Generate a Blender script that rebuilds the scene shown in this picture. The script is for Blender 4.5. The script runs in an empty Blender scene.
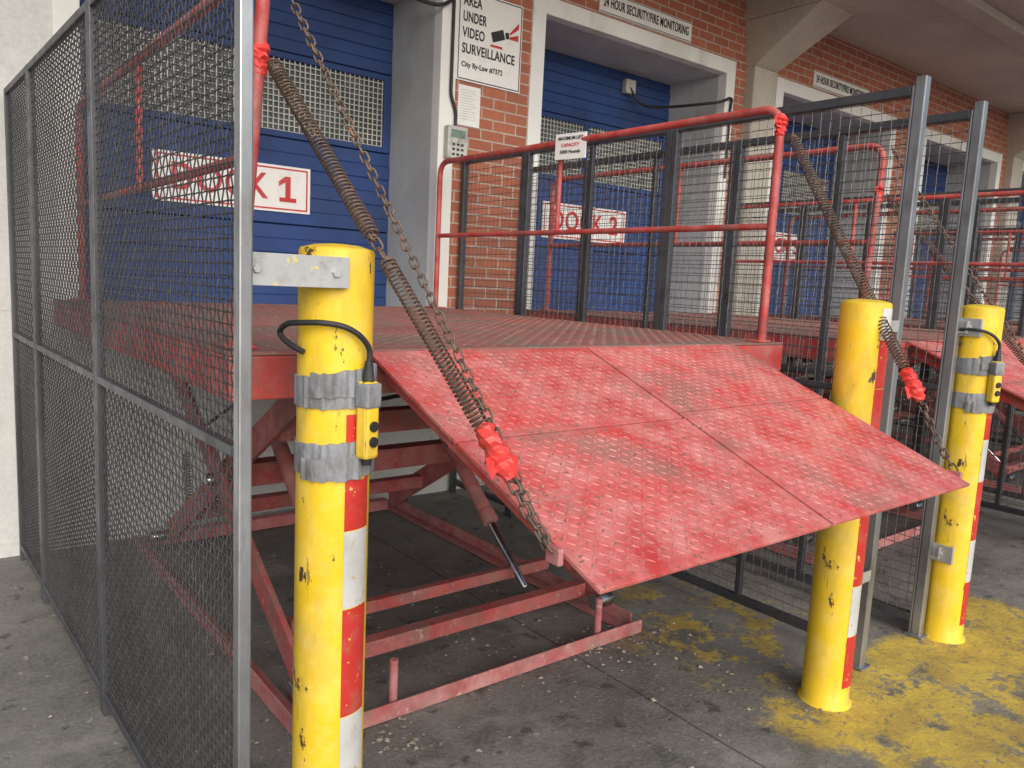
import bpy, math, random
from mathutils import Vector, Matrix
random.seed(7)
D=bpy.data
scn=bpy.context.scene
scn.view_settings.view_transform='Standard'
scn.view_settings.look='None'
scn.view_settings.exposure=0
R=math.radians

# ------------------------------------------------------------------ materials
def newmat(name):
    m=D.materials.new(name); m.use_nodes=True
    nt=m.node_tree
    for n in list(nt.nodes):
        if n.type!='BSDF_PRINCIPLED' and n.type!='OUTPUT_MATERIAL': nt.nodes.remove(n)
    b=[n for n in nt.nodes if n.type=='BSDF_PRINCIPLED'][0]
    return m,nt,b
def N(nt,t,**k):
    n=nt.nodes.new(t)
    for a,v in k.items(): setattr(n,a,v)
    return n
def noise(nt,vec,scale,detail=6,rough=.6,dist=0):
    n=N(nt,'ShaderNodeTexNoise'); n.inputs['Scale'].default_value=scale
    n.inputs['Detail'].default_value=detail; n.inputs['Roughness'].default_value=rough
    n.inputs['Distortion'].default_value=dist
    nt.links.new(vec,n.inputs['Vector']); return n.outputs['Fac']
def ramp(nt,fac,a,b,va=0.,vb=1.):
    n=N(nt,'ShaderNodeMapRange'); n.inputs[1].default_value=a; n.inputs[2].default_value=b
    n.inputs[3].default_value=va; n.inputs[4].default_value=vb; n.clamp=True
    nt.links.new(fac,n.inputs[0]); return n.outputs[0]
def mix(nt,fac,a,b,mode='MIX'):
    n=N(nt,'ShaderNodeMix',data_type='RGBA',blend_type=mode)
    def s(i,v):
        if hasattr(v,'is_linked') or hasattr(v,'links'): nt.links.new(v,n.inputs[i])
        elif isinstance(v,(int,float)): n.inputs[i].default_value=v
        else: n.inputs[i].default_value=(*v,1)
    s(0,fac); s(6,a); s(7,b); return n.outputs[2]
def math_(nt,op,a,b=None,c=None):
    n=N(nt,'ShaderNodeMath',operation=op)
    for i,v in enumerate((a,b,c)):
        if v is None: continue
        if isinstance(v,(int,float)): n.inputs[i].default_value=v
        else: nt.links.new(v,n.inputs[i])
    return n.outputs[0]
def objco(nt,scale=None):
    t=N(nt,'ShaderNodeTexCoord')
    if scale is None: return t.outputs['Object']
    m=N(nt,'ShaderNodeMapping'); m.inputs['Scale'].default_value=scale
    nt.links.new(t.outputs['Object'],m.inputs['Vector']); return m.outputs['Vector']
def bump(nt,b,h,strength=.3,dist=.004):
    n=N(nt,'ShaderNodeBump'); n.inputs['Strength'].default_value=strength; n.inputs['Distance'].default_value=dist
    nt.links.new(h,n.inputs['Height']); nt.links.new(n.outputs[0],b.inputs['Normal'])
def paint(name,base,dirt=(.08,.05,.035),scale=6,lo=.52,hi=.72,chip=None,chiplo=.66,chipscale=35,rough=.45,metal=0,
          var=.25,stretch=None,bmp=.15,fade=None,fadelo=.45,scratch=None,scratchlo=.62,bd=.002):
    m,nt,b=newmat(name); v=objco(nt,stretch); v0=objco(nt)
    n1=noise(nt,v,scale,9,.65); n2=noise(nt,v0,1.7,4); n3=noise(nt,v,chipscale,5,.7)
    d=ramp(nt,n1,lo,hi,0,.85)
    base2=mix(nt,ramp(nt,n2,.35,.65),[c*(1-var) for c in base],[min(1,c*(1+var*.6)) for c in base])
    if fade: base2=mix(nt,ramp(nt,noise(nt,v0,9,8,.7),fadelo,fadelo+.28,0,.8),base2,fade)
    c=mix(nt,d,base2,dirt)
    if scratch:
        vs=objco(nt,(16,16,2.2)); s1=ramp(nt,noise(nt,vs,2.4,6,.75),scratchlo,scratchlo+.04); c=mix(nt,math_(nt,'MULTIPLY',s1,.8),c,scratch)
    if chip:
        ch=ramp(nt,n3,chiplo,chiplo+.03)
        c=mix(nt,ch,c,chip)
    nt.links.new(c,b.inputs['Base Color'])
    b.inputs['Metallic'].default_value=metal
    nt.links.new(ramp(nt,n1,.3,.75,rough*.8,min(1,rough*1.5)),b.inputs['Roughness'])
    bump(nt,b,n3,bmp,bd)
    return m
M={}
M['red']=paint('red_paint',(.50,.04,.036),dirt=(.18,.09,.07),scale=5,lo=.50,hi=.70,chip=(.2,.1,.07),chiplo=.64,fade=(.52,.19,.17),fadelo=.40,rough=.5)
M['plate']=paint('red_tread_paint',(.55,.055,.052),dirt=(.27,.13,.105),scale=3.4,lo=.50,hi=.66,chip=(.20,.10,.08),chiplo=.585,chipscale=75,fade=(.62,.25,.23),rough=.52,bmp=.6,fadelo=.36,var=.15)
M['lug']=paint('worn_tread_lugs',(.62,.10,.095),dirt=(.36,.18,.155),scale=6,lo=.46,hi=.6,chip=(.46,.27,.24),chiplo=.60,chipscale=60,rough=.5,fade=(.65,.31,.285),fadelo=.38,var=.15)
M['deck']=paint('dirty_deck_paint',(.33,.10,.085),dirt=(.18,.13,.105),scale=3,lo=.36,hi=.6,chip=(.28,.21,.18),chiplo=.59,rough=.65)
M['pink']=paint('dusty_red_paint',(.42,.10,.105),dirt=(.24,.16,.14),scale=7,lo=.48,hi=.68,chip=(.50,.34,.32),chiplo=.62,chipscale=25,fade=(.50,.26,.25),rough=.7,fadelo=.36)
M['arm']=paint('dusty_arm_paint',(.38,.06,.06),dirt=(.19,.11,.09),scale=6,lo=.43,hi=.66,chip=(.37,.22,.2),chiplo=.62,chipscale=30,fade=(.40,.18,.17),rough=.65,fadelo=.4)
M['yellow']=paint('yellow_bollard_paint',(.84,.56,.018),dirt=(.44,.30,.06),scale=7,lo=.48,hi=.72,chip=(.07,.04,.025),chiplo=.63,chipscale=17,rough=.48,var=.12,stretch=(1,1,.45),scratch=(.22,.13,.05),scratchlo=.62,fade=(.80,.60,.16),fadelo=.46)
M['steel']=paint('bare_steel',(.42,.43,.45),dirt=(.15,.13,.12),scale=14,lo=.5,hi=.75,rough=.36,metal=.8,var=.3,stretch=(1,1,.3))
M['dsteel']=paint('dark_steel_frame',(.095,.098,.11),dirt=(.05,.045,.04),scale=12,lo=.5,hi=.75,rough=.4,metal=.5,var=.3)
M['galv']=paint('galvanised_plate',(.50,.51,.51),dirt=(.3,.27,.24),scale=20,lo=.5,hi=.7,rough=.45,metal=.6,chip=(.75,.6,.2),chiplo=.61)
M['chrome']=paint('polished_rod',(.6,.6,.62),rough=.2,metal=1,var=.1)
M['wire']=paint('mesh_wire',(.13,.13,.135),dirt=(.22,.19,.17),scale=30,rough=.45,metal=.5)
M['wire2']=paint('dark_mesh_wire',(.075,.075,.08),dirt=(.15,.135,.12),scale=20,rough=.5,metal=.4)
M['rust']=paint('rusty_spring_steel',(.175,.125,.095),dirt=(.08,.055,.045),scale=40,lo=.45,hi=.65,rough=.55,metal=.4,chip=(.29,.16,.09),chiplo=.6)
M['tape']=paint('duct_tape',(.27,.28,.30),dirt=(.13,.13,.13),scale=22,lo=.45,hi=.65,rough=.5,metal=.1,bmp=1.,chipscale=28,bd=.006,stretch=(1,1,.5))
M['redtape']=paint('red_tape_wrap',(.78,.06,.05),dirt=(.5,.04,.03),scale=30,rough=.35,bmp=.9)
M['rfred']=paint('reflective_red',(.55,.035,.03),dirt=(.35,.12,.08),scale=10,rough=.35,chip=(.65,.45,.1),chiplo=.61)
M['rfwhite']=paint('reflective_silver',(.60,.61,.60),dirt=(.38,.35,.3),scale=12,rough=.35,chip=(.45,.35,.2),chiplo=.61)
M['black']=paint('black_rubber',(.02,.02,.022),dirt=(.06,.055,.05),scale=10,rough=.5)
M['blue']=paint('blue_door_paint',(.015,.048,.18),dirt=(.04,.06,.13),scale=3,lo=.5,hi=.8,rough=.6,var=.25)
M['white']=paint('white_frame_paint',(.78,.79,.77),dirt=(.48,.46,.41),scale=3,lo=.52,hi=.78,rough=.5,var=.08,stretch=(1,1,.3))
M['grey']=paint('grey_reveal_paint',(.46,.48,.49),dirt=(.31,.31,.30),scale=3,lo=.5,hi=.8,rough=.55,var=.15,stretch=(1,1,.3))
M['signw']=paint('sign_white',(.80,.80,.78),dirt=(.58,.56,.5),scale=5,lo=.55,hi=.82,rough=.35,var=.05)
M['signr']=paint('sign_red',(.58,.03,.035),dirt=(.5,.14,.14),scale=6,rough=.35)
M['signk']=paint('sign_black',(.02,.02,.02),rough=.4)
M['plastic']=paint('beige_plastic',(.48,.49,.46),rough=.4)
M['lcd']=paint('keypad_screen',(.16,.24,.2),rough=.25)
M['glass']=paint('dark_window_glass',(.07,.08,.08),dirt=(.14,.15,.14),scale=4,rough=.2)
M['grille']=paint('window_grille',(.58,.59,.55),dirt=(.33,.33,.3),scale=10,rough=.5)
M['chipstone']=paint('debris_mat',(.33,.29,.24),dirt=(.1,.08,.05),scale=20,rough=.9)

def concrete(name,base,dark,sc=1.2,bmp=.4):
    m,nt,b=newmat(name); v=objco(nt)
    a=noise(nt,v,sc,10,.7); f=noise(nt,v,40,6,.7); g=noise(nt,v,6,8,.7,.4)
    c=mix(nt,ramp(nt,a,.35,.68),base,dark)
    c=mix(nt,ramp(nt,g,.55,.72,0,.6),c,[x*.7 for x in dark])
    c=mix(nt,ramp(nt,f,.4,.7,0,.35),c,[x*1.3 for x in base])
    nt.links.new(c,b.inputs['Base Color']); b.inputs['Roughness'].default_value=.85
    bump(nt,b,math_(nt,'ADD',f,g),bmp,.004); return m
M['conc']=concrete('concrete_column',(.50,.47,.41),(.35,.33,.285))
M['ceil']=concrete('concrete_ceiling',(.50,.475,.42),(.36,.34,.30),.7)
M['pwall']=concrete('painted_concrete_wall',(.64,.65,.64),(.49,.50,.49),.8,.2)

def brick():
    m,nt,b=newmat('red_brick'); t=objco(nt)
    s=N(nt,'ShaderNodeSeparateXYZ'); nt.links.new(t,s.inputs[0])
    c=N(nt,'ShaderNodeCombineXYZ'); nt.links.new(math_(nt,'ADD',s.outputs[0],s.outputs[1]),c.inputs[0]); nt.links.new(s.outputs[2],c.inputs[1])
    k=N(nt,'ShaderNodeTexBrick'); nt.links.new(c.outputs[0],k.inputs['Vector'])
    k.inputs['Color1'].default_value=(.45,.15,.085,1); k.inputs['Color2'].default_value=(.33,.10,.06,1)
    k.inputs['Mortar'].default_value=(.50,.44,.38,1); k.inputs['Scale'].default_value=1
    k.inputs['Brick Width'].default_value=.2; k.inputs['Row Height'].default_value=.072
    k.inputs['Mortar Size'].default_value=.006; k.inputs['Mortar Smooth'].default_value=.2
    k.inputs['Bias'].default_value=-.2
    n=noise(nt,t,25,6,.7)
    col=mix(nt,ramp(nt,n,.35,.7,0,.5),k.outputs['Color'],(.26,.11,.07))
    col=mix(nt,ramp(nt,noise(nt,t,1.5,8,.7),.5,.7,0,.35),col,(.2,.11,.08))
    nt.links.new(col,b.inputs['Base Color']); b.inputs['Roughness'].default_value=.85
    h=math_(nt,'SUBTRACT',math_(nt,'MULTIPLY',n,.3),k.outputs['Fac'])
    bump(nt,b,h,.6,.006); return m
M['brick']=brick()

def groundmat():
    m,nt,b=newmat('stained_concrete_ground'); v=objco(nt)
    s=N(nt,'ShaderNodeSeparateXYZ'); nt.links.new(v,s.inputs[0]); X,Y=s.outputs[0],s.outputs[1]
    a=noise(nt,v,.9,10,.65); g=noise(nt,v,5,10,.7,.3); f=noise(nt,v,60,5,.7); st=noise(nt,v,2.2,8,.7,.5)
    c=mix(nt,ramp(nt,a,.38,.62),(.205,.197,.182),(.13,.124,.115))
    c=mix(nt,ramp(nt,g,.46,.64,0,.7),c,(.078,.074,.067))
    c=mix(nt,ramp(nt,st,.55,.66,0,.6),c,(.29,.278,.25))
    c=mix(nt,ramp(nt,f,.45,.75,0,.5),c,(.31,.295,.265))
    spots=ramp(nt,noise(nt,v,9,5,.6),.61,.66,0,.7); c=mix(nt,spots,c,(.05,.046,.042))
    spl=ramp(nt,noise(nt,v,26,4,.6),.66,.69,0,.8); c=mix(nt,spl,c,(.4,.385,.35))
    wob=math_(nt,'MULTIPLY',math_(nt,'SUBTRACT',noise(nt,v,2.0,8,.7),.5),.9)
    xx=math_(nt,'ADD',X,wob); yy=math_(nt,'ADD',Y,math_(nt,'MULTIPLY',wob,-.8))
    def rect(x0,x1,y0,y1,e=.08):
        mx=math_(nt,'MULTIPLY',ramp(nt,xx,x0,x0+e),ramp(nt,xx,x1-e,x1,1,0))
        my=math_(nt,'MULTIPLY',ramp(nt,yy,y0,y0+e),ramp(nt,yy,y1-e,y1,1,0)); return math_(nt,'MULTIPLY',mx,my)
    big=rect(2.4,4.4,.35,1.55); thin=math_(nt,'MULTIPLY',rect(2.35,3.4,1.5,2.55,.2),ramp(nt,noise(nt,v,5,10,.75),.50,.56,0,1))
    area=math_(nt,'MAXIMUM',big,thin)
    wear=ramp(nt,noise(nt,v,4.5,13,.76),.53,.58,1,0)
    wear2=ramp(nt,noise(nt,v,24,8,.75),.58,.62,1,0)
    msk=math_(nt,'MULTIPLY',area,math_(nt,'MULTIPLY',wear,wear2))
    ycol=mix(nt,ramp(nt,g,.4,.62),(.64,.46,.055),(.40,.28,.06)); ycol=mix(nt,ramp(nt,f,.45,.7,0,.6),ycol,(.28,.21,.1))
    c=mix(nt,math_(nt,'MULTIPLY',msk,.94),c,ycol)
    c=mix(nt,math_(nt,'MULTIPLY',math_(nt,'SUBTRACT',area,msk),.3),c,(.30,.25,.12))
    j=math_(nt,'ABSOLUTE',math_(nt,'SUBTRACT',math_(nt,'ADD',X,math_(nt,'MULTIPLY',wob,.03)),2.12))
    jm=ramp(nt,j,.002,.006,1,0)
    jy=math_(nt,'ABSOLUTE',math_(nt,'SUBTRACT',Y,.1)); jm2=ramp(nt,jy,.003,.007,1,0)
    jj=math_(nt,'MAXIMUM',jm,jm2)
    c=mix(nt,math_(nt,'MULTIPLY',jj,.7),c,(.05,.045,.04))
    nt.links.new(c,b.inputs['Base Color'])
    nt.links.new(ramp(nt,g,.35,.7,.8,.5),b.inputs['Roughness'])
    bump(nt,b,math_(nt,'SUBTRACT',math_(nt,'ADD',math_(nt,'ADD',f,math_(nt,'MULTIPLY',g,1.5)),math_(nt,'MULTIPLY',msk,.25)),jj),.7,.006)
    return m
M['ground']=groundmat()

# ------------------------------------------------------------------ geometry helpers
def empty(name,loc=(0,0,0)):
    e=D.objects.new(name,None); e.empty_display_size=.1; e.location=loc; scn.collection.objects.link(e); return e
class G:
    def __init__(s): s.v=[]; s.f=[]
    def box(s,x0,x1,y0,y1,z0,z1):
        n=len(s.v)
        s.v+=[(x,y,z) for z in (z0,z1) for y in (y0,y1) for x in (x0,x1)]
        s.f+=[tuple(n+i for i in q) for q in ((0,2,3,1),(4,5,7,6),(0,1,5,4),(2,6,7,3),(0,4,6,2),(1,3,7,5))]; return s
    def frame(s,p,q,up=(0,0,1)):
        p=Vector(p);q=Vector(q);d=(q-p).normalized();u=Vector(up)
        if abs(d.dot(u))>.99: u=Vector((0,1,0))
        r=d.cross(u).normalized(); u=r.cross(d).normalized(); return p,q,d,r,u
    def beam(s,p,q,w,h,up=(0,0,1)):
        p,q,d,r,u=s.frame(p,q,up); n=len(s.v)
        for c in (p,q):
            for a,b in ((-1,-1),(1,-1),(1,1),(-1,1)): s.v.append(tuple(c+r*a*w/2+u*b*h/2))
        s.f+=[tuple(n+i for i in f) for f in ((0,1,2,3),(7,6,5,4),(0,4,5,1),(1,5,6,2),(2,6,7,3),(3,7,4,0))]; return s
    def cyl(s,p,q,r0,r1=None,seg=20):
        if r1 is None: r1=r0
        p,q,d,r,u=s.frame(p,q); n=len(s.v)
        for c,rr in ((p,r0),(q,r1)):
            for i in range(seg):
                a=2*math.pi*i/seg; s.v.append(tuple(c+r*math.cos(a)*rr+u*math.sin(a)*rr))
        for i in range(seg): j=(i+1)%seg; s.f.append((n+i,n+j,n+seg+j,n+seg+i))
        s.f.append(tuple(n+i for i in range(seg))[::-1]); s.f.append(tuple(n+seg+i for i in range(seg))); return s
    def prism(s,quad,off):
        n=len(s.v); m=len(quad); o=Vector(off)
        s.v+=[tuple(q) for q in quad]+[tuple(Vector(q)+o) for q in quad]
        s.f.append(tuple(n+i for i in range(m))[::-1]); s.f.append(tuple(n+m+i for i in range(m)))
        for i in range(m): j=(i+1)%m; s.f.append((n+i,n+j,n+m+j,n+m+i))
        return s
    def strip(s,pts,r):
        pts=[Vector(p) for p in pts]; n=len(s.v)
        _,_,d,a,b=s.frame(pts[0],pts[-1])
        for p in pts:
            for k in ((1,0),(0,1),(-1,0),(0,-1)): s.v.append(tuple(p+a*k[0]*r+b*k[1]*r))
        for i in range(len(pts)-1):
            for k in range(4):
                l=(k+1)%4; s.f.append((n+4*i+k,n+4*i+l,n+4*i+4+l,n+4*i+4+k))
        return s
    def mesh(s,name,mat):
        m=D.meshes.new(name); m.from_pydata(s.v,[],s.f); m.materials.append(M[mat]); m.validate(); m.update(); return m
def fixn(me):
    import bmesh
    bm=bmesh.new(); bm.from_mesh(me); bmesh.ops.recalc_face_normals(bm,faces=bm.faces); bm.to_mesh(me); bm.free()
def part(name,g,mat,parent,bevel=0,smooth=False):
    me=g.mesh(name,mat) if isinstance(g,G) else g
    if isinstance(g,G): fixn(me)
    o=D.objects.new(name,me); scn.collection.objects.link(o); o.parent=parent
    if bevel:
        b=o.modifiers.new('b','BEVEL'); b.width=bevel; b.segments=2; b.limit_method='ANGLE'; b.angle_limit=R(40)
    if smooth:
        for p in me.polygons: p.use_smooth=len(p.vertices)<=4
    return o
def fillet(pts,rad,n=6):
    if rad<=0: return [Vector(p) for p in pts]
    pts=[Vector(p) for p in pts]; out=[pts[0]]
    for i in range(1,len(pts)-1):
        a=(pts[i-1]-pts[i]).normalized(); b=(pts[i+1]-pts[i]).normalized()
        p0=pts[i]+a*rad; p1=pts[i]+b*rad
        for k in range(n+1):
            t=k/n; out.append(p0*(1-t)**2+pts[i]*2*t*(1-t)+p1*t*t)
    out.append(pts[-1]); return out
def pipe(name,pts,r,mat,parent,rad=0,res=4,data=None):
    pts=fillet(pts,rad)
    c=D.curves.new(name,'CURVE'); c.dimensions='3D'; c.bevel_depth=r; c.bevel_resolution=res; c.use_fill_caps=True
    sp=c.splines.new('POLY'); sp.points.add(len(pts)-1)
    for i,p in enumerate(pts): sp.points[i].co=(*p,1)
    sp.use_smooth=True
    c.materials.append(M[mat]); o=D.objects.new(name,c); scn.collection.objects.link(o); o.parent=parent; return o
def bez(p0,p1,p2,n=14):
    p0,p1,p2=map(Vector,(p0,p1,p2)); return [p0*(1-t)**2+p1*2*t*(1-t)+p2*t*t for t in [i/n for i in range(n+1)]]
def cable(name,pts,r,mat,parent):
    P=[Vector(p) for p in pts]; P=[P[0]]+P+[P[-1]]; out=[]
    for i in range(1,len(P)-2):
        for k in range(8):
            t=k/8; a,b,c,d=P[i-1],P[i],P[i+1],P[i+2]
            out.append(.5*((2*b)+(-a+c)*t+(2*a-5*b+4*c-d)*t*t+(-a+3*b-3*c+d)*t**3))
    out.append(P[-2]); return pipe(name,out,r,mat,parent)
def spring(name,p,q,rad,wire,pitch,parent,sag=0):
    p,q,d,r,u=G().frame(p,q); L=(q-p).length; turns=L/pitch; n=int(turns*10); pts=[]
    for i in range(n+1):
        t=i/n; a=2*math.pi*turns*t
        k=rad*min(1,t*25+.3,(1-t)*25+.3)
        pts.append(p+d*L*t+r*math.cos(a)*k+u*math.sin(a)*k-Vector((0,0,sag*4*t*(1-t))))
    return pipe(name,pts,wire,'rust',parent,res=1)
def chain(name,pts,parent,ln=.034,w=.02,r=.0032):
    P=[Vector(p) for p in pts]; seg=[(P[i+1]-P[i]).length for i in range(len(P)-1)]; L=sum(seg); n=max(2,int(L/(ln*.78)))
    def at(s):
        for i,l in enumerate(seg):
            if s<=l or i==len(seg)-1: return P[i].lerp(P[i+1],min(1,s/l)),(P[i+1]-P[i]).normalized()
            s-=l
    g=G()
    for i in range(n):
        c,d=at((i+.5)*L/n)
        _,_,d,rr,uu=g.frame(c,c+d)
        ang=(i%2)*math.pi/2+.4+random.uniform(-.2,.2)
        s=rr*math.cos(ang)+uu*math.sin(ang); o=d.cross(s)
        base=len(g.v); K=10;S=6
        for k in range(K):
            a=2*math.pi*k/K; ca,sa=math.cos(a),math.sin(a)
            cc=c+d*((ln/2-w/2)*(1 if ca>0 else -1)*(1 if abs(ca)>.05 else 0)+ca*w/2)+s*sa*w/2
            nd=(d*ca+s*sa)
            for m_ in range(S):
                b=2*math.pi*m_/S; g.v.append(tuple(cc+nd*math.cos(b)*r+o*math.sin(b)*r))
        for k in range(K):
            k2=(k+1)%K
            for m_ in range(S):
                m2=(m_+1)%S; g.f.append((base+k*S+m_,base+k2*S+m_,base+k2*S+m2,base+k*S+m2))
    return part(name,g,'rust',parent,smooth=True)
def wrap(name,p,q,r,parent,mat='redtape'):
    p=Vector(p);q=Vector(q);g=G();n=12;S=11
    _,_,d,a,b=g.frame(p,q)
    prof=[.55,.95,.8,1.05,.85,1.0,1.2,.95,1.25,1.0,.75,.5]
    for i in range(n):
        t=i/(n-1); c=p.lerp(q,t)+a*random.uniform(-.12,.12)*r
        for k in range(S):
            x=2*math.pi*k/S+t*1.2; rk=r*prof[i]*random.uniform(.78,1.15); g.v.append(tuple(c+a*math.cos(x)*rk+b*math.sin(x)*rk))
    for i in range(n-1):
        for k in range(S): l=(k+1)%S; g.f.append((i*S+k,i*S+l,(i+1)*S+l,(i+1)*S+k))
    g.f.append(tuple(range(S))[::-1]); g.f.append(tuple((n-1)*S+k for k in range(S)))
    m=p.lerp(q,.55); k=len(g.v)
    for v in (m+a*r*.6,m+d*.03+a*r*.9,m+d*.035+a*r*1.9-Vector((0,0,.012)),m+d*.0+a*r*1.7): g.v.append(tuple(v))
    g.f.append((k,k+1,k+2,k+3))
    return part(name,g,mat,parent,smooth=False)
def lugs(o,ex,ey,w,l,pitch=.023,L=.0105,W=.0034,H=.0018):
    o=Vector(o);ex=Vector(ex).normalized();ey=Vector(ey).normalized();nz=ex.cross(ey).normalized();g=G()
    nx=int(w/pitch)-1; ny=int(l/pitch)-1; ox=(w-(nx-1)*pitch)/2; oy=(l-(ny-1)*pitch)/2
    for i in range(nx):
        for j in range(ny):
            c=o+ex*(ox+i*pitch)+ey*(oy+j*pitch); s=1 if (i+j)%2 else -1
            a=(ex+ey*s).normalized(); b=nz.cross(a); n=len(g.v); hh=H*random.uniform(.5,1.1)
            for q in (c-a*L,c-b*W,c+a*L,c+b*W,c-a*L*.5+nz*hh,c+a*L*.5+nz*hh): g.v.append(tuple(q))
            g.f+=[(n,n+1,n+4),(n+4,n+1,n+5),(n+1,n+2,n+5),(n+5,n+2,n+3),(n+4,n+5,n+3),(n,n+4,n+3)]
    return g
def text(name,s,loc,w,h,mat,parent,rot=(R(90),0,0),bold=.012,sp=1.0):
    c=D.curves.new(name,'FONT'); c.body=s; c.size=1; c.align_x='CENTER'; c.align_y='CENTER'; c.extrude=.001; c.offset=bold; c.space_character=sp
    c.materials.append(M[mat]); o=D.objects.new(name,c); scn.collection.objects.link(o); o.parent=parent
    bpy.context.view_layer.update(); d=o.dimensions
    o.scale=(w/max(d.x,1e-3),h/max(d.y,1e-3),1); o.location=loc; o.rotation_euler=rot; return o

# ------------------------------------------------------------------ camera
f=780.; pitch=R(7.5); roll=R(2.8); yaw=R(38.5)
F=Vector((math.sin(yaw)*math.cos(pitch),math.cos(yaw)*math.cos(pitch),-math.sin(pitch)))
Rt=Vector((math.cos(yaw),-math.sin(yaw),0)); U=Rt.cross(F)
R2=Rt*math.cos(roll)+U*math.sin(roll); U2=-Rt*math.sin(roll)+U*math.cos(roll)
cd=D.cameras.new('camera'); cam=D.objects.new('camera',cd); scn.collection.objects.link(cam); scn.camera=cam
cam.matrix_world=Matrix(((R2.x,U2.x,-F.x,0),(R2.y,U2.y,-F.y,0),(R2.z,U2.z,-F.z,1.5),(0,0,0,1)))
cd.sensor_width=36; cd.lens=f/1024*36; cd.clip_start=.05; cd.clip_end=1000

# ------------------------------------------------------------------ ground / building
g=G(); g.v=[(-200,-300,0),(300,-300,0),(300,200,0),(-200,200,0)]; g.f=[(0,1,2,3)]
go=part('ground',g,'ground',None)
WY=4.5; DY=5.12; PW=2.95; O0,O1=.77,2.85; FR=.12; ZT=3.39; ZF=1.24; CZ=4.06; ND=7
bld=empty('loading_dock_building')
g=G(); g.box(-3.25,O0+PW*ND,WY,DY,0,ZF); part('dock_base_wall',g,'pwall',bld)
g=G(); g.box(-3.25,O0-FR,WY,DY+.12,ZF+.001,CZ); part('painted_wall',g,'pwall',bld)
g=G(); gl=G(); fr=G(); rv=G(); bk=G()
for k in range(ND):
    a=O0+k*PW; b=O1+k*PW; n=a+PW
    g.box(b+FR,n-FR,WY,DY+.12,ZF,CZ)
    gl.box(a-FR,b+FR,WY,DY+.12,ZT+FR,CZ)
    fr.box(a-FR,a,WY-.015,WY+.08,ZF,ZT+FR); fr.box(b,b+FR,WY-.015,WY+.08,ZF,ZT+FR); fr.box(a,b,WY-.015,WY+.08,ZT,ZT+FR)
    rv.box(a-FR,a,WY+.08,DY+.1,ZF,ZT+FR); rv.box(b,b+FR,WY+.08,DY+.1,ZF,ZT+FR); rv.box(a,b,WY+.08,DY+.1,ZT,ZT+FR)
    bk.box(a-.05,b+.05,DY+.121,DY+.2,ZF-.1,ZT+.1)
    dp=G(); wn=G(); gr=G(); rows=[(ZF,1.80),(1.805,2.36),(2.365,2.90),(2.905,ZT)]
    for ri,(z0,z1) in enumerate(rows):
        if ri==2:
            x=a; nw=2; ww=(b-a-.06*(nw+1))/nw
            for i in range(nw+1): dp.box(a+i*(ww+.06),a+i*(ww+.06)+.06,DY,DY+.04,z0,z1)
            for i in range(nw):
                xa=a+.06+i*(ww+.06); xb=xa+ww
                dp.box(xa,xb,DY,DY+.04,z0,z0+.04); dp.box(xa,xb,DY,DY+.04,z1-.04,z1)
                wn.box(xa,xb,DY+.03,DY+.035,z0+.04,z1-.04)
                q=xa
                while q<xb: gr.box(q,q+.006,DY+.008,DY+.014,z0+.04,z1-.04); q+=.036
                q=z0+.04
                while q<z1-.04: gr.box(xa,xb,DY+.015,DY+.02,q,q+.006); q+=.036
        else:
            z=z0; h=(z1-z0)/6
            for i in range(6):
                dp.box(a,b,DY+(.006 if i%2 else 0),DY+.04,z+.003,z+h-.003); z+=h
            dp.box(a,b,DY+.012,DY+.05,z0,z1)
    dp.box(a,b,DY+.052,DY+.07,ZF,ZT)
    part('overhead_door_panels',dp,'blue',bld,.004); part('door_window_glass',wn,'glass',bld); part('door_window_grille',gr,'grille',bld)
part('brick_piers',g,'brick',bld); part('brick_lintel_wall',gl,'brick',bld); part('door_frame_trim',fr,'white',bld,.006); part('door_reveal',rv,'grey',bld)
part('door_gap_blocker',bk,'signk',bld)  # unseen black boxes added behind the doors, block sky light through panel gaps
g=G(); g.box(-3.25,O0+PW*ND,1.9,DY+.6,CZ,CZ+.35); part('ceiling_slab',g,'ceil',bld)
g=G()
for cx in (6.25,6.25+2*PW,6.25+4*PW):
    g.box(cx-.17,cx+.17,WY-.1,WY+.02,0,3.5)
    z0,z1=3.5,3.88
    v=[(cx-.17,WY-.1,z0),(cx+.17,WY-.1,z0),(cx+.17,WY+.02,z0),(cx-.17,WY+.02,z0),(cx-.24,WY-.75,z1),(cx+.24,WY-.75,z1),(cx+.24,WY+.02,z1),(cx-.24,WY+.02,z1)]
    n=len(g.v); g.v+=v; g.f+=[tuple(n+i for i in q) for q in ((0,3,2,1),(4,5,6,7),(0,1,5,4),(1,2,6,5),(2,3,7,6),(3,0,4,7))]
    g.box(cx-.24,cx+.24,2.0,WY+.01,z1+.001,CZ-.002)
part('concrete_columns',g,'conc',bld,.01)
g=G(); g.box(6.5,O0+PW*ND,3.1,3.3,CZ-.08,CZ-.002); part('ceiling_joint_beam',g,'ceil',bld,.01)

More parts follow.
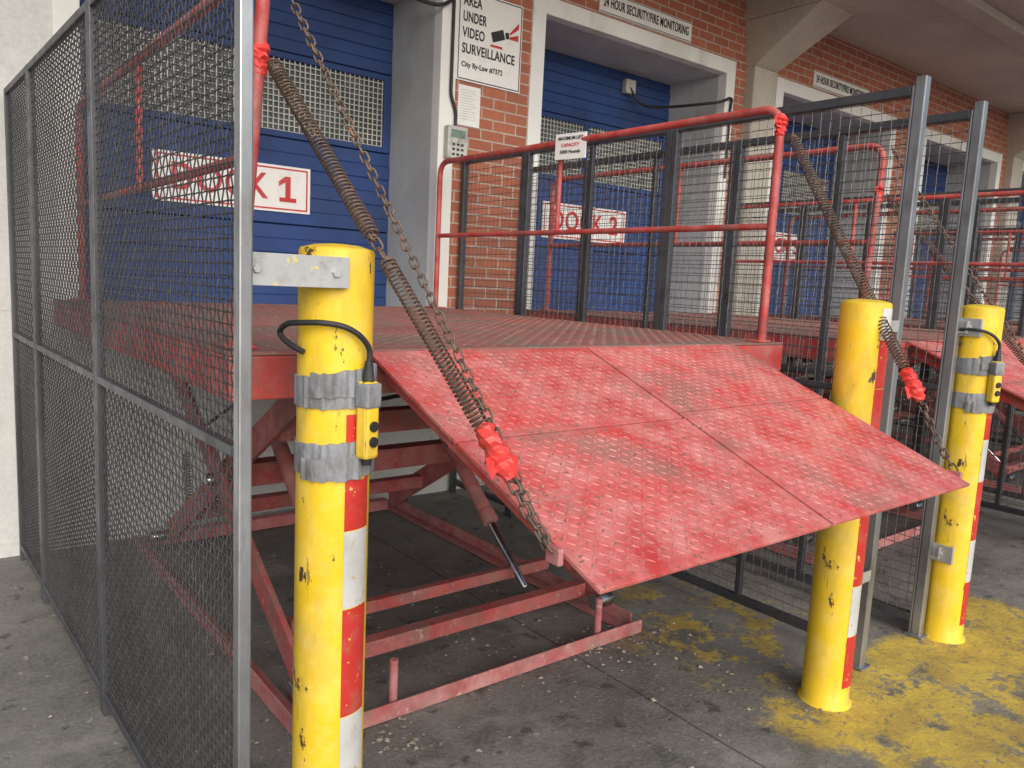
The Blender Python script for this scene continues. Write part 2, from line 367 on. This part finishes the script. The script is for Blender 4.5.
# ------------------------------------------------------------------ signs & wall fittings
for k,x in enumerate((1.74,4.80,7.75)):
    s=empty('dock_number_sign',(x,DY,2.03)); 
    part('board',G().box(-.5,.5,-.012,-.002,-.15,.15),'signw',s,.002)
    b=G(); b.box(-.48,.48,-.0145,-.0125,.125,.135); b.box(-.48,.48,-.0145,-.0125,-.135,-.125); b.box(-.48,-.47,-.0145,-.0125,-.125,.125); b.box(.47,.48,-.0145,-.0125,-.125,.125)
    part('border',b,'signr',s); text('lettering','DOCK',(-.1,-.015,0),.60,.165,'signr',s,bold=.018,sp=1.12)
    if k==0:
        o1=G(); o1.box(.325,.36,-.017,-.013,-.082,.082); o1.prism([(.325,-.013,.082),(.28,-.013,.048),(.28,-.013,.018),(.325,-.013,.045)],(0,-.004,0)); o1.box(.285,.325,-.017,-.013,-.082,-.055); o1.box(.36,.40,-.017,-.013,-.082,-.055)
        part('numeral',o1,'signr',s)
    else: text('numeral',str(k+1),(.345,-.015,0),.11,.165,'signr',s,bold=.03)
for k in range(2):
    s=empty('security_monitoring_sign',(4.76+k*2.92,WY,ZT+FR+.10))
    part('board',G().box(-.53,.53,-.012,-.002,-.08,.08),'signw',s,.002)
    b=G(); b.box(-.52,.52,-.0145,-.0125,.068,.073); b.box(-.52,.52,-.0145,-.0125,-.073,-.068); part('border',b,'signk',s)
    text('lettering','24 HOUR SECURITY/FIRE MONITORING',(0,-.014,0),.98,.07,'signk',s,bold=.02,sp=1.08)
s=empty('surveillance_sign',(3.24,WY,3.095))
part('board',G().box(-.27,.27,-.012,-.002,-.29,.29),'signw',s,.002)
b=G(); 
b.box(-.26,.26,-.0145,-.0125,.274,.28); b.box(-.26,.26,-.0145,-.0125,-.28,-.274); b.box(-.26,-.254,-.0145,-.0125,-.274,.274); b.box(.254,.26,-.0145,-.0125,-.274,.274)
part('border',b,'signk',s)
for i,(t,w) in enumerate((('AREA',.15),('UNDER',.19),('VIDEO',.18),('SURVEILLANCE',.44),('City By-Law #7372',.34))):
    text('lettering_%d'%i,t,(-.23+w/2,-.014,.215-i*.1),w,.065 if i<4 else .045,'signk',s,bold=.02,sp=1.06)
ic=G(); ic.prism([(.0,-.014,.06),(.1,-.014,.1),(.12,-.014,.04),(.02,-.014,0)],(0,-.002,0)); ic.prism([(.12,-.014,.085),(.15,-.014,.09),(.155,-.014,.05),(.128,-.014,.045)],(0,-.002,0)); part('camera_symbol',ic,'signk',s)
ic=G(); ic.prism([(.16,-.014,.09),(.235,-.014,.17),(.235,-.014,.13),(.16,-.014,.075)],(0,-.002,0)); ic.prism([(.16,-.014,.065),(.235,-.014,.09),(.235,-.014,.05),(.16,-.014,.05)],(0,-.002,0)); ic.box(-.0,.10,-.0165,-.0145,-.03,-.015); part('beam_symbol',ic,'signr',s)
s=empty('paper_notice',(3.09,WY,2.65)); part('sheet',G().box(-.09,.09,-.006,-.002,-.13,.13),'signw',s)
lt=G()
for i in range(12): lt.box(-.07,.06-random.random()*.05,-.0072,-.0062,.098-i*.017,.101-i*.017)
part('print_lines',lt,'plastic',s)
s=empty('keypad_box',(2.97,WY,2.39)); part('housing',G().box(-.08,.08,-.07,-.016,-.105,.105),'plastic',s,.008)
part('screen',G().box(-.055,.055,-.0735,-.0705,.03,.08),'lcd',s)
kb=G()
for i in range(3):
    for j in range(3): kb.box(-.045+i*.034,-.025+i*.034,-.0745,-.0705,-.085+j*.032,-.07+j*.032)
part('buttons',kb,'signk',s,.002)
pipe('conduit',[(-.0,-.03,.1),(-.0,-.03,.2),(-.045,-.03,.3),(-.045,-.03,1.6)],.011,'black',s,rad=.04)
s=empty('power_cable',(0,0,0))
cable('cord',[(5.2,DY-.05,3.25),(5.35,DY-.15,3.1),(5.6,WY-.05,3.1),(5.84,WY-.04,3.18),(5.86,WY-.03,3.05),(5.86,WY-.03,2.5)],.012,'black',s)
part('junction_box',G().box(5.15,5.27,DY-.06,DY-.002,3.2,3.32),'plastic',s,.006)
s=empty('power_cable',(0,0,0))
cable('cord',[(2.5,WY+.3,3.38),(2.62,WY+.1,3.28),(2.8,WY-.04,3.22),(2.93,WY-.03,3.33),(2.95,WY-.03,3.6)],.012,'black',s)
s=empty('wall_anchor_bracket',(.33,WY,.72)); part('plate',G().box(-.03,.03,-.01,-.002,-.04,.04).box(-.012,.012,-.07,-.0101,-.012,.012),'black',s,.002)

# ------------------------------------------------------------------ mesh fences
def fence(x,posts,cache=None,ztop=2.28,WP=.042,wr=.0017,stiff=True,T=.036,ET=.04,wm='wire',rot=0):
    e=empty('wire_mesh_fence',(x,0,0)); z0=.06; e.rotation_euler=(0,0,rot)
    if cache is None:
        w=G(); ca=wr*1.05
        for a,b in zip(posts[:-1],posts[1:]):
            a+=T/2; b-=T/2
            ny=max(2,round((b-a)/WP)); nz=round((ztop-z0)/WP); py=(b-a)/ny; pz=(ztop-z0)/nz
            for i in range(1,ny):
                w.strip([((ca if (i+j)%2 else -ca),a+i*py,z0+j*pz) for j in range(nz+1)],wr)
            for j in range(1,nz):
                w.strip([((-ca if (i+j)%2 else ca),a+i*py,z0+j*pz) for i in range(ny+1)],wr)
        fr=G()
        for i,p in enumerate(posts):
            if i in(0,len(posts)-1): continue
            fr.box(-T/2,T/2,p-T+.001,p-.001,0.0,ztop); fr.box(-T/2,T/2,p+.001,p+T-.001,0.0,ztop)
        for a,b in zip(posts[:-1],posts[1:]):
            if stiff and b-a>1: fr.box(-.013,.013,(a+b)/2-.013,(a+b)/2+.013,z0+T,ztop-T)
            for z in (z0,1.12,ztop-T):
                if z==1.12: fr.box(-.0125,.0125,a+T,b-T,z,z+.024)
                else: fr.box(-T/2+.001,T/2-.001,a+T,b-T,z,z+T)
        p0=posts[0]; p1=posts[-1]
        ep=G(); ep.box(-ET/2,ET/2,p0-ET/2,p0+ET/2,0,ztop+.03); ep.box(-ET/2+.004,ET/2-.004,p0+ET/2+.002,p0+ET/2+.014,0,ztop)
        ep.box(-.04,.04,p0-.04,p0+.04,.002,.01)
        fr.box(-T/2,T/2,p1-T,p1,0,ztop)
        cache=(w.mesh('woven_wire',wm),fr.mesh('frame','dsteel'),ep.mesh('end_post','steel'))
    part('woven_wire',cache[0],wm,e); part('frame',cache[1],'dsteel',e,.003); part('end_post',cache[2],'steel',e,.004)
    return cache
PER=3.03
fence(.575,[1.52,2.73,3.82,4.44],WP=.0245,wr=.0019,stiff=False,ztop=2.27,T=.026,ET=.028,wm='wire2',rot=.028)
fc=fence(3.05,[1.46,2.65,3.79,4.47],ztop=2.30)
for x in (3.57,3.05+PER,3.57+PER,3.05+2*PER,3.57+2*PER,3.05+3*PER): fence(x,[],fc)

# ------------------------------------------------------------------ bollards
def bollard(x,y,h,fx,pend,ang0=-73,bz=(1.50,),fy=0,bh=.033,pa=-72):
    e=empty('safety_bollard',(x,y,0)); r=.084; S=48
    g=G(); prof=[(r+.012,0),(r+.012,.004),(r,.012)]+[(r,h*i/12) for i in range(1,12)]+[(r,h-.01),(r-.004,h-.002),(r-.012,h),(r*.6,h+.006),(r*.2,h+.009)]
    for rr,z in prof:
        for k in range(S): a=2*math.pi*k/S; g.v.append((rr*math.cos(a),rr*math.sin(a),z))
    for i in range(len(prof)-1):
        for k in range(S): l=(k+1)%S; g.f.append((i*S+k,i*S+l,(i+1)*S+l,(i+1)*S+k))
    g.f.append(tuple((len(prof)-1)*S+k for k in range(S)))
    part('post',g,'yellow',e,smooth=True)
    def sleeve(name,a0,a1,z0,z1,mat,off,wob=0):
        g=G(); n=max(4,int(abs(a1-a0)/6))
        for i in range(n+1):
            a=R(a0+(a1-a0)*i/n); w=math.sin(a*1.0+1)*wob+random.uniform(-.4,.4)*wob; w2=math.sin(a*1.0+2)*wob+random.uniform(-.4,.4)*wob
            of=off*(random.uniform(.6,1.5) if wob else 1)
            for rr,zz in ((r+.0005,z0+w),(r+of,z0+w+.001),(r+of,z1+w2-.001),(r+.0005,z1+w2)):
                g.v.append((rr*math.cos(a),rr*math.sin(a),zz))
        for i in range(n):
            for k in range(3): g.f.append((i*4+k,i*4+4+k,i*4+5+k,i*4+1+k))
        g.f.append((0,1,2,3)); g.f.append((n*4,n*4+1,n*4+2,n*4+3))
        part(name,g,mat,e,smooth=False)
    zs=[(.08,.28,'rfred'),(.28,.47,'rfwhite'),(.47,.735,'rfred'),(.735,.92,'rfwhite'),(.92,1.19,'rfred')]
    if not pend: zs+=[(1.19,1.36,'rfred'),(1.36,h-.02,'rfwhite')]
    for i,(a,b,mm) in enumerate(zs): sleeve('reflective_tape_%d'%i,ang0-24,ang0+24,a+.001,b-.001,mm,.0015)
    if pend:
        sleeve('duct_tape_upper',0,360,1.205,1.275,'tape',.0045,.006); sleeve('duct_tape_lower',0,360,1.055,1.125,'tape',.0045,.006)
        sleeve('duct_tape_strip',-150,70,1.235,1.285,'tape',.0075,.010); sleeve('duct_tape_strip_lower',-170,40,1.045,1.095,'tape',.0075,.008)
        a=R(pa); d=Vector((math.cos(a),math.sin(a),0)); t=Vector((-d.y,d.x,0))
        g=G(); c=d*(r+.022); g.beam(c+Vector((0,0,1.09)),c+Vector((0,0,1.265)),.042,.036,up=tuple(d)); part('pendant_body',g,'yellow',e,.008)
        g=G(); g.cyl(c+Vector((0,0,1.265)),c+Vector((0,0,1.31)),.014,.009); 
        for z in (1.13,1.165): g.cyl(c+d*.016+Vector((0,0,z)),c+d*.024+Vector((0,0,z)),.012)
        g.cyl(c+Vector((0,0,1.075)),c+Vector((0,0,1.09)),.010,.012)
        part('pendant_buttons',g,'black',e,.001)
        g=G(); g.beam(c+d*.001+Vector((0,0,1.205)),c+d*.001+Vector((0,0,1.262)),.047,.041,up=tuple(d)); part('pendant_tape',g,'tape',e,.006)
        P=[c+Vector((0,0,1.30)),c+Vector((0,0,1.335))]
        for aa,z,rr in ((-85,1.365,.02),(-105,1.385,.018),(-130,1.392,.02),(-155,1.39,.025),(-175,1.385,.035),(-190,1.365,.04),(-182,1.345,.03),(-160,1.325,.012)):
            q=R(aa+72+pa); P.append(Vector((math.cos(q)*(r+rr),math.sin(q)*(r+rr),z)))
        cable('pendant_cable',P,.0065,'black',e)
    for z in bz:
        g=G(); dx=fx-x; s=1 if dx>0 else -1
        if fy<0:
            g.box(min(dx,s*r*.2),max(dx,s*r*.2),-r-.012,-r-.004,z-bh,z+bh)
            g.box(min(dx,s*r*.2),max(dx,s*r*.2),-r-.004,-r+.03,z+bh-.008,z+bh)
            if abs(fy+r)>.05: g.box(min(dx,dx-s*.03),max(dx,dx-s*.03),min(-r-.004,fy),max(-r-.004,fy),z-bh+.003,z+bh-.009)
            g.cyl((s*r*.55,-r-.018,z),(s*r*.55,-r-.010,z),.011,seg=6); g.cyl((dx-s*.02,-r-.018,z),(dx-s*.02,-r-.010,z),.009,seg=6)
        else:
            x0=s*r*.80; x1=dx+s*.0
            g.box(min(x0,x1),max(x0,x1),fy-.022,fy-.014,z-bh,z+bh); g.box(min(x0,x1),max(x0,x1),fy-.014,fy+.02,z-bh,z-bh+.006)
            xm=(s*r+x1)/2
            g.cyl((xm,fy-.03,z),(xm,fy-.022,z),.010,seg=6)
            g.box(s*r*.98-.012,s*r*.98+.012,fy-.07,fy+.03,z-bh-.012,z+bh+.012)
        part('steel_bracket',g,'galv',e,.001)
bollard(.785,1.64,1.555,.547,True,bz=(1.50,),fy=-.12)
bollard(2.69,1.40,1.49,3.03,False,ang0=-88,bz=(1.40,.40),fy=.06,bh=.022)
bollard(3.68,1.40,1.49,3.57,True,bz=(1.40,.4),fy=.03,bh=.026,pa=-112,ang0=-85)
bollard(2.69+PER,1.40,1.49,3.03+PER,False,ang0=-88,bz=(1.38,.36),fy=.06,bh=.022)

# ------------------------------------------------------------------ scissor lift
PX0,PX1,PY0,PY1,PZ=.62,2.93,1.865,4.47,1.30
LX0,LX1=.985,2.57; LE=(.95,.95)
RLX,RRX=.70,2.80
cache={}
def lift(dx):
    e=empty('scissor_dock_lift',(dx,0,0))
    def P(name,fn,mat,bev=0,sm=False):
        if name not in cache:
            me=fn().mesh(name,mat); fixn(me); cache[name]=me
        return part(name,cache[name],mat,e,bev,sm)
    P('deck_plate',lambda:G().box(PX0,PX1,PY0,PY1,PZ-.01,PZ),'deck',.002)
    P('deck_tread',lambda:lugs((PX0,PY0,PZ),(1,0,0),(0,1,0),PX1-PX0,PY1-PY0,pitch=.03),'deck')
    def fascia():
        g=G(); g.box(PX0,PX0+.06,PY0+.05,PY1,PZ-.12,PZ-.011); g.box(PX1-.06,PX1,PY0+.05,PY1,PZ-.12,PZ-.011)
        g.box(PX0,PX1,PY0+.0,PY0+.05,PZ-.12,PZ-.011); g.box(PX0+.06,PX1-.06,PY1-.05,PY1,PZ-.12,PZ-.011)
        for x in (1.05,1.72,2.38): g.box(x-.03,x+.03,PY0+.05,PY1-.05,PZ-.11,PZ-.012)
        return g
    P('deck_frame',fascia,'red',.004)
    ly,lz=LE; A=Vector((LX0,PY0-.012,PZ-.004)); B=Vector((LX0,ly,lz)); d=(B-A).normalized(); n=Vector((1,0,0)).cross(-d).normalized()
    L=(B-A).length; midx=(LX0+LX1)/2; gp=.004
    quads=((LX0,midx,0,L*.47),(midx,LX1,0,L*.44),(LX0,midx,L*.47,L),(midx,LX1,L*.44,L))
    def lip():
        g=G()
        for i,(xa,xb,la,lb) in enumerate(quads):
            xa+=gp*(i%2); xb-=gp*(1-i%2); la+=gp*(i>1); lb-=gp*(i<2)
            up=n*(0.0012*(i%2)+.0008*(i>1))
            q=[A+d*la,A+d*la,A+d*lb,A+d*lb]; q[0]=Vector((xa,q[0].y,q[0].z)); q[1]=Vector((xb,q[1].y,q[1].z)); q[2]=Vector((xb,q[2].y,q[2].z)); q[3]=Vector((xa,q[3].y,q[3].z))
            g.prism([x+up for x in q],-n*.010)
        return g
    P('lip_plate',lip,'plate',.0015)
    def lback():
        g=G(); q=[Vector((LX0+.01,A.y,A.z)),Vector((LX1-.01,A.y,A.z)),Vector((LX1-.01,B.y,B.z)),Vector((LX0+.01,B.y,B.z))]
        q=[q[0]+d*.01,q[1]+d*.01,q[2]-d*.012,q[3]-d*.012]
        g.prism([x-n*.0112 for x in q],-n*.003); return g
    P('lip_backing_plate',lback,'rust')
    def lipl():
        g=G(); mg=.012
        for i,(xa,xb,la,lb) in enumerate(quads):
            xa+=mg*(i%2); xb-=mg*(1-i%2); la+=.004; lb-=.004; up=n*(0.0012*(i%2)+.0008*(i>1))
            h=lugs(Vector((xa,A.y,A.z))+d*lb+up,(1,0,0),-d,xb-xa,lb-la); k=len(g.v); g.v+=h.v; g.f+=[tuple(k+i_ for i_ in f_) for f_ in h.f]
        return g
    P('lip_tread',lipl,'lug')
    def ribs():
        g=G()
        for x in (LX0+.05,midx-.25,midx+.25,LX1-.05):
            a=Vector((x,A.y,A.z))-n*.045+d*.03; b=Vector((x,A.y,A.z))-n*.035+d*(L-.12); g.beam(a,b,.012,.05,up=tuple(n))
        g.beam(Vector((LX0+.01,A.y,A.z))-n*.022+d*.46*L,Vector((LX1-.01,A.y,A.z))-n*.022+d*.46*L,.06,.012)
        g.cyl((LX0,PY0-.012,PZ-.022),(LX1,PY0-.012,PZ-.022),.014)
        return g
    P('lip_ribs_hinge',ribs,'red')
    YR=PY1-.1
    for nm,x,xb,y0 in (('left',RLX+.035,RLX-.035,1.95),('right',RRX,RRX,1.885)):
        pipe('guard_rail_'+nm,[(xb,y0,PZ),(x,y0,2.235),(x,YR,2.235),(x,YR,PZ)],.017,'red',e,rad=.09)
        pipe('mid_rail_'+nm,[((x+xb)/2,y0,1.77),(x,YR,1.77)],.014,'red',e)
        pipe('mid_post_'+nm,[(x,3.2,1.77),(x,3.2,2.235)],.013,'red',e)
        pl=G(); pl.box(xb-.04,xb+.04,max(y0-.04,PY0+.002),y0+.05,PZ+.002,PZ+.01); pl.box(x-.05,x+.05,YR-.05,YR+.05,PZ+.002,PZ+.01); part('rail_foot_'+nm,pl,'red',e,.002)
    a=Vector((RLX+.04,1.925,2.00)); b=Vector((LX0-.012,1.07,.99)); at=lambda t:a.lerp(b,t)
    spring('lift_spring_upper',at(.0),at(.42),.0175,.0025,.0105,e); spring('lift_spring_lower',at(.46),at(.80),.0165,.0025,.0105,e)
    chain('spring_link',[at(.40),at(.48)],e); wrap('red_tape_wrap',at(.785),at(.88),.025,e); chain('lip_chain',[at(.86),at(.93)-Vector((0,0,.012)),at(1.0)],e)
    chain('slack_chain',bez(a+Vector((.01,0,.22)),at(.35)+Vector((.05,-.03,.02)),at(.84)+Vector((.02,-.02,-.02)))+[at(1.0)+Vector((.0,.02,0))],e,ln=.03,w=.018,r=.0026)
    wrap('rail_tape',a+Vector((-.02,.025,-.04)),a+Vector((-.02,.025,.05)),.021,e)
    a2=Vector((RRX,1.86,2.17)); b2=Vector((LX1+.012,1.0,.975)); at2=lambda t:a2.lerp(b2,t)
    spring('lift_spring',at2(.04),at2(.76),.018,.0026,.012,e,.01); wrap('red_tape_wrap',at2(.75),at2(.83),.024,e)
    chain('lip_chain',[at2(.82),at2(.92)-Vector((0,0,.015)),at2(1.)],e); wrap('rail_tape',a2+Vector((0,.025,-.05)),a2+Vector((0,.025,.04)),.024,e)
    def eyes():
        g=G(); g.box(LX0-.016,LX0-.002,1.05,1.09,.965,1.0); g.box(LX1+.002,LX1+.016,.98,1.02,.94,.98); return g
    P('chain_lugs',eyes,'pink',.003)
    BX0,BX1,BY0,BY1=.95,2.51,2.16,4.35
    def base():
        g=G()
        g.box(BX0,BX1,BY0,BY0+.008,.004,.062); g.box(BX0,BX1,BY0+.008,BY0+.06,.004,.012)
        for x in (BX0,BX1-.07):
            g.box(x,x+.07,BY0+.061,BY1,.004,.012); 
        g.box(BX0,BX0+.008,BY0+.061,BY1,.012,.07); g.box(BX1-.008,BX1,BY0+.061,BY1,.012,.07)
        g.box(BX0+.07,BX1-.07,BY1-.06,BY1,.004,.07)
        for x in (1.29,2.27): g.cyl((x,BY0+.035,.012),(x,BY0+.035,.2),.015)
        return g
    P('base_frame',base,'pink',.002)
    def arms():
        g=G()
        for x,s in ((1.03,1),(2.43,-1)):
            g.beam((x,2.36,.12),(x,4.05,1.12),.022,.11); g.beam((x+s*.05,4.15,.12),(x+s*.05,2.45,1.12),.022,.11)
            g.box(x+s*.075,x+s*.083,3.1,3.3,.5,.72)
        g.box(1.05,2.41,2.42,2.48,.10,.16); g.box(1.1,2.36,2.62,2.66,.17,.22)
        g.beam((1.03,3.25,.63),(2.43,3.25,.63),.10,.10); g.beam((1.09,2.75,.92),(2.37,2.75,.92),.08,.09); g.beam((1.09,3.8,.32),(2.37,3.8,.32),.07,.07)
        return g
    P('scissor_arms',arms,'arm',.004)
    def pins():
        g=G()
        for x in (1.03,2.43):
            g.cyl((x-.05,2.34,.105),(x+.05,2.34,.105),.035); g.cyl((x-.05,3.25,.62),(x+.06,3.25,.62),.028); g.cyl((x-.05,4.15,.11),(x+.06,4.15,.11),.03); g.cyl((x-.04,2.45,1.12),(x+.06,2.45,1.12),.028)
        for x in (1.28,2.12): g.cyl((x,2.5,.17),(x,2.9,.50),.017)
        return g
    P('pins_and_rods',pins,'chrome',.003,True)
    def cyls():
        g=G()
        for x in (1.28,2.12): g.cyl((x,2.8,.42),(x,3.25,.79),.034); g.cyl((x,2.77,.395),(x,2.82,.437),.038)
        return g
    P('hydraulic_cylinders',cyls,'pink',.003,True)
    cable('hydraulic_hose',[(1.35,3.1,.66),(1.5,2.9,.95),(1.9,2.85,.98),(2.1,3.05,.72)],.009,'black',e)
    cable('hydraulic_hose',[(2.1,3.1,.68),(1.9,3.3,.95),(1.5,3.6,1.0),(1.3,4.4,.6)],.009,'black',e)
    if dx==0: spring('coiled_cord',(1.2,4.3,.5),(1.2,4.25,.15),.018,.004,.016,e)
    return e
for k in range(4): lift(PER*k)
s=empty('lift_capacity_sign',(RRX-.02,3.10,2.20)); part('board',G().box(-.008,-.002,-.10,.10,-.06,.07),'signw',s,.001)
s.rotation_euler=(0,0,R(10))
rr=(R(90),0,R(-90))
for i,(t,w,m_) in enumerate((('MAXIMUM LIFT',.16,'signk'),('CAPACITY',.12,'signr'),('5000 Pounds',.13,'signk'))): text('lettering_%d'%i,t,(-.0095,0,.045-i*.034),w,.017,m_,s,rot=rr,bold=.01)

# debris
g=G()
def chip(x,y,s):
    n=len(g.v); a=random.random()*6.28
    for k in range(4):
        aa=a+k*1.57+random.uniform(-.3,.3); rr=s*random.uniform(.5,1); g.v.append((x+math.cos(aa)*rr,y+math.sin(aa)*rr,.002+random.random()*s*.2))
    g.v.append((x,y,s*random.uniform(.3,.8))); 
    for k in range(4): g.f.append((n+k,n+(k+1)%4,n+4))
for _ in range(500): chip(random.gauss(1.7,.6),random.gauss(2.5,.7),abs(random.gauss(.005,.005))+.002)
for _ in range(50): chip(random.gauss(1.22,.08),random.gauss(2.05,.06),abs(random.gauss(.009,.006))+.002)
for _ in range(140): chip(random.gauss(2.4,.15),random.gauss(2.1,.12),abs(random.gauss(.006,.006))+.002)
for _ in range(300): chip(random.uniform(.6,3.9),random.uniform(.8,4.4),abs(random.gauss(.004,.003))+.002)
part('debris',g,'chipstone',None)

# ------------------------------------------------------------------ light
w=D.worlds.new('World'); scn.world=w; w.use_nodes=True; nt=w.node_tree
bg=nt.nodes['Background']; sky=nt.nodes.new('ShaderNodeTexSky'); sky.sky_type='NISHITA'; sky.sun_disc=False
el,az=R(32),R(198)
sky.sun_elevation=el; sky.sun_rotation=az; sky.air_density=1.0; sky.dust_density=2.5; nt.links.new(sky.outputs[0],bg.inputs[0]); bg.inputs[1].default_value=.15
sd=D.lights.new('sun','SUN'); sd.energy=2.9; sd.angle=R(70); sd.color=(1,.975,.93); so=D.objects.new('sun',sd); scn.collection.objects.link(so)
dirn=Vector((math.sin(az)*math.cos(el),math.cos(az)*math.cos(el),math.sin(el)))
so.rotation_euler=dirn.to_track_quat('Z','Y').to_euler(); so.location=dirn*20
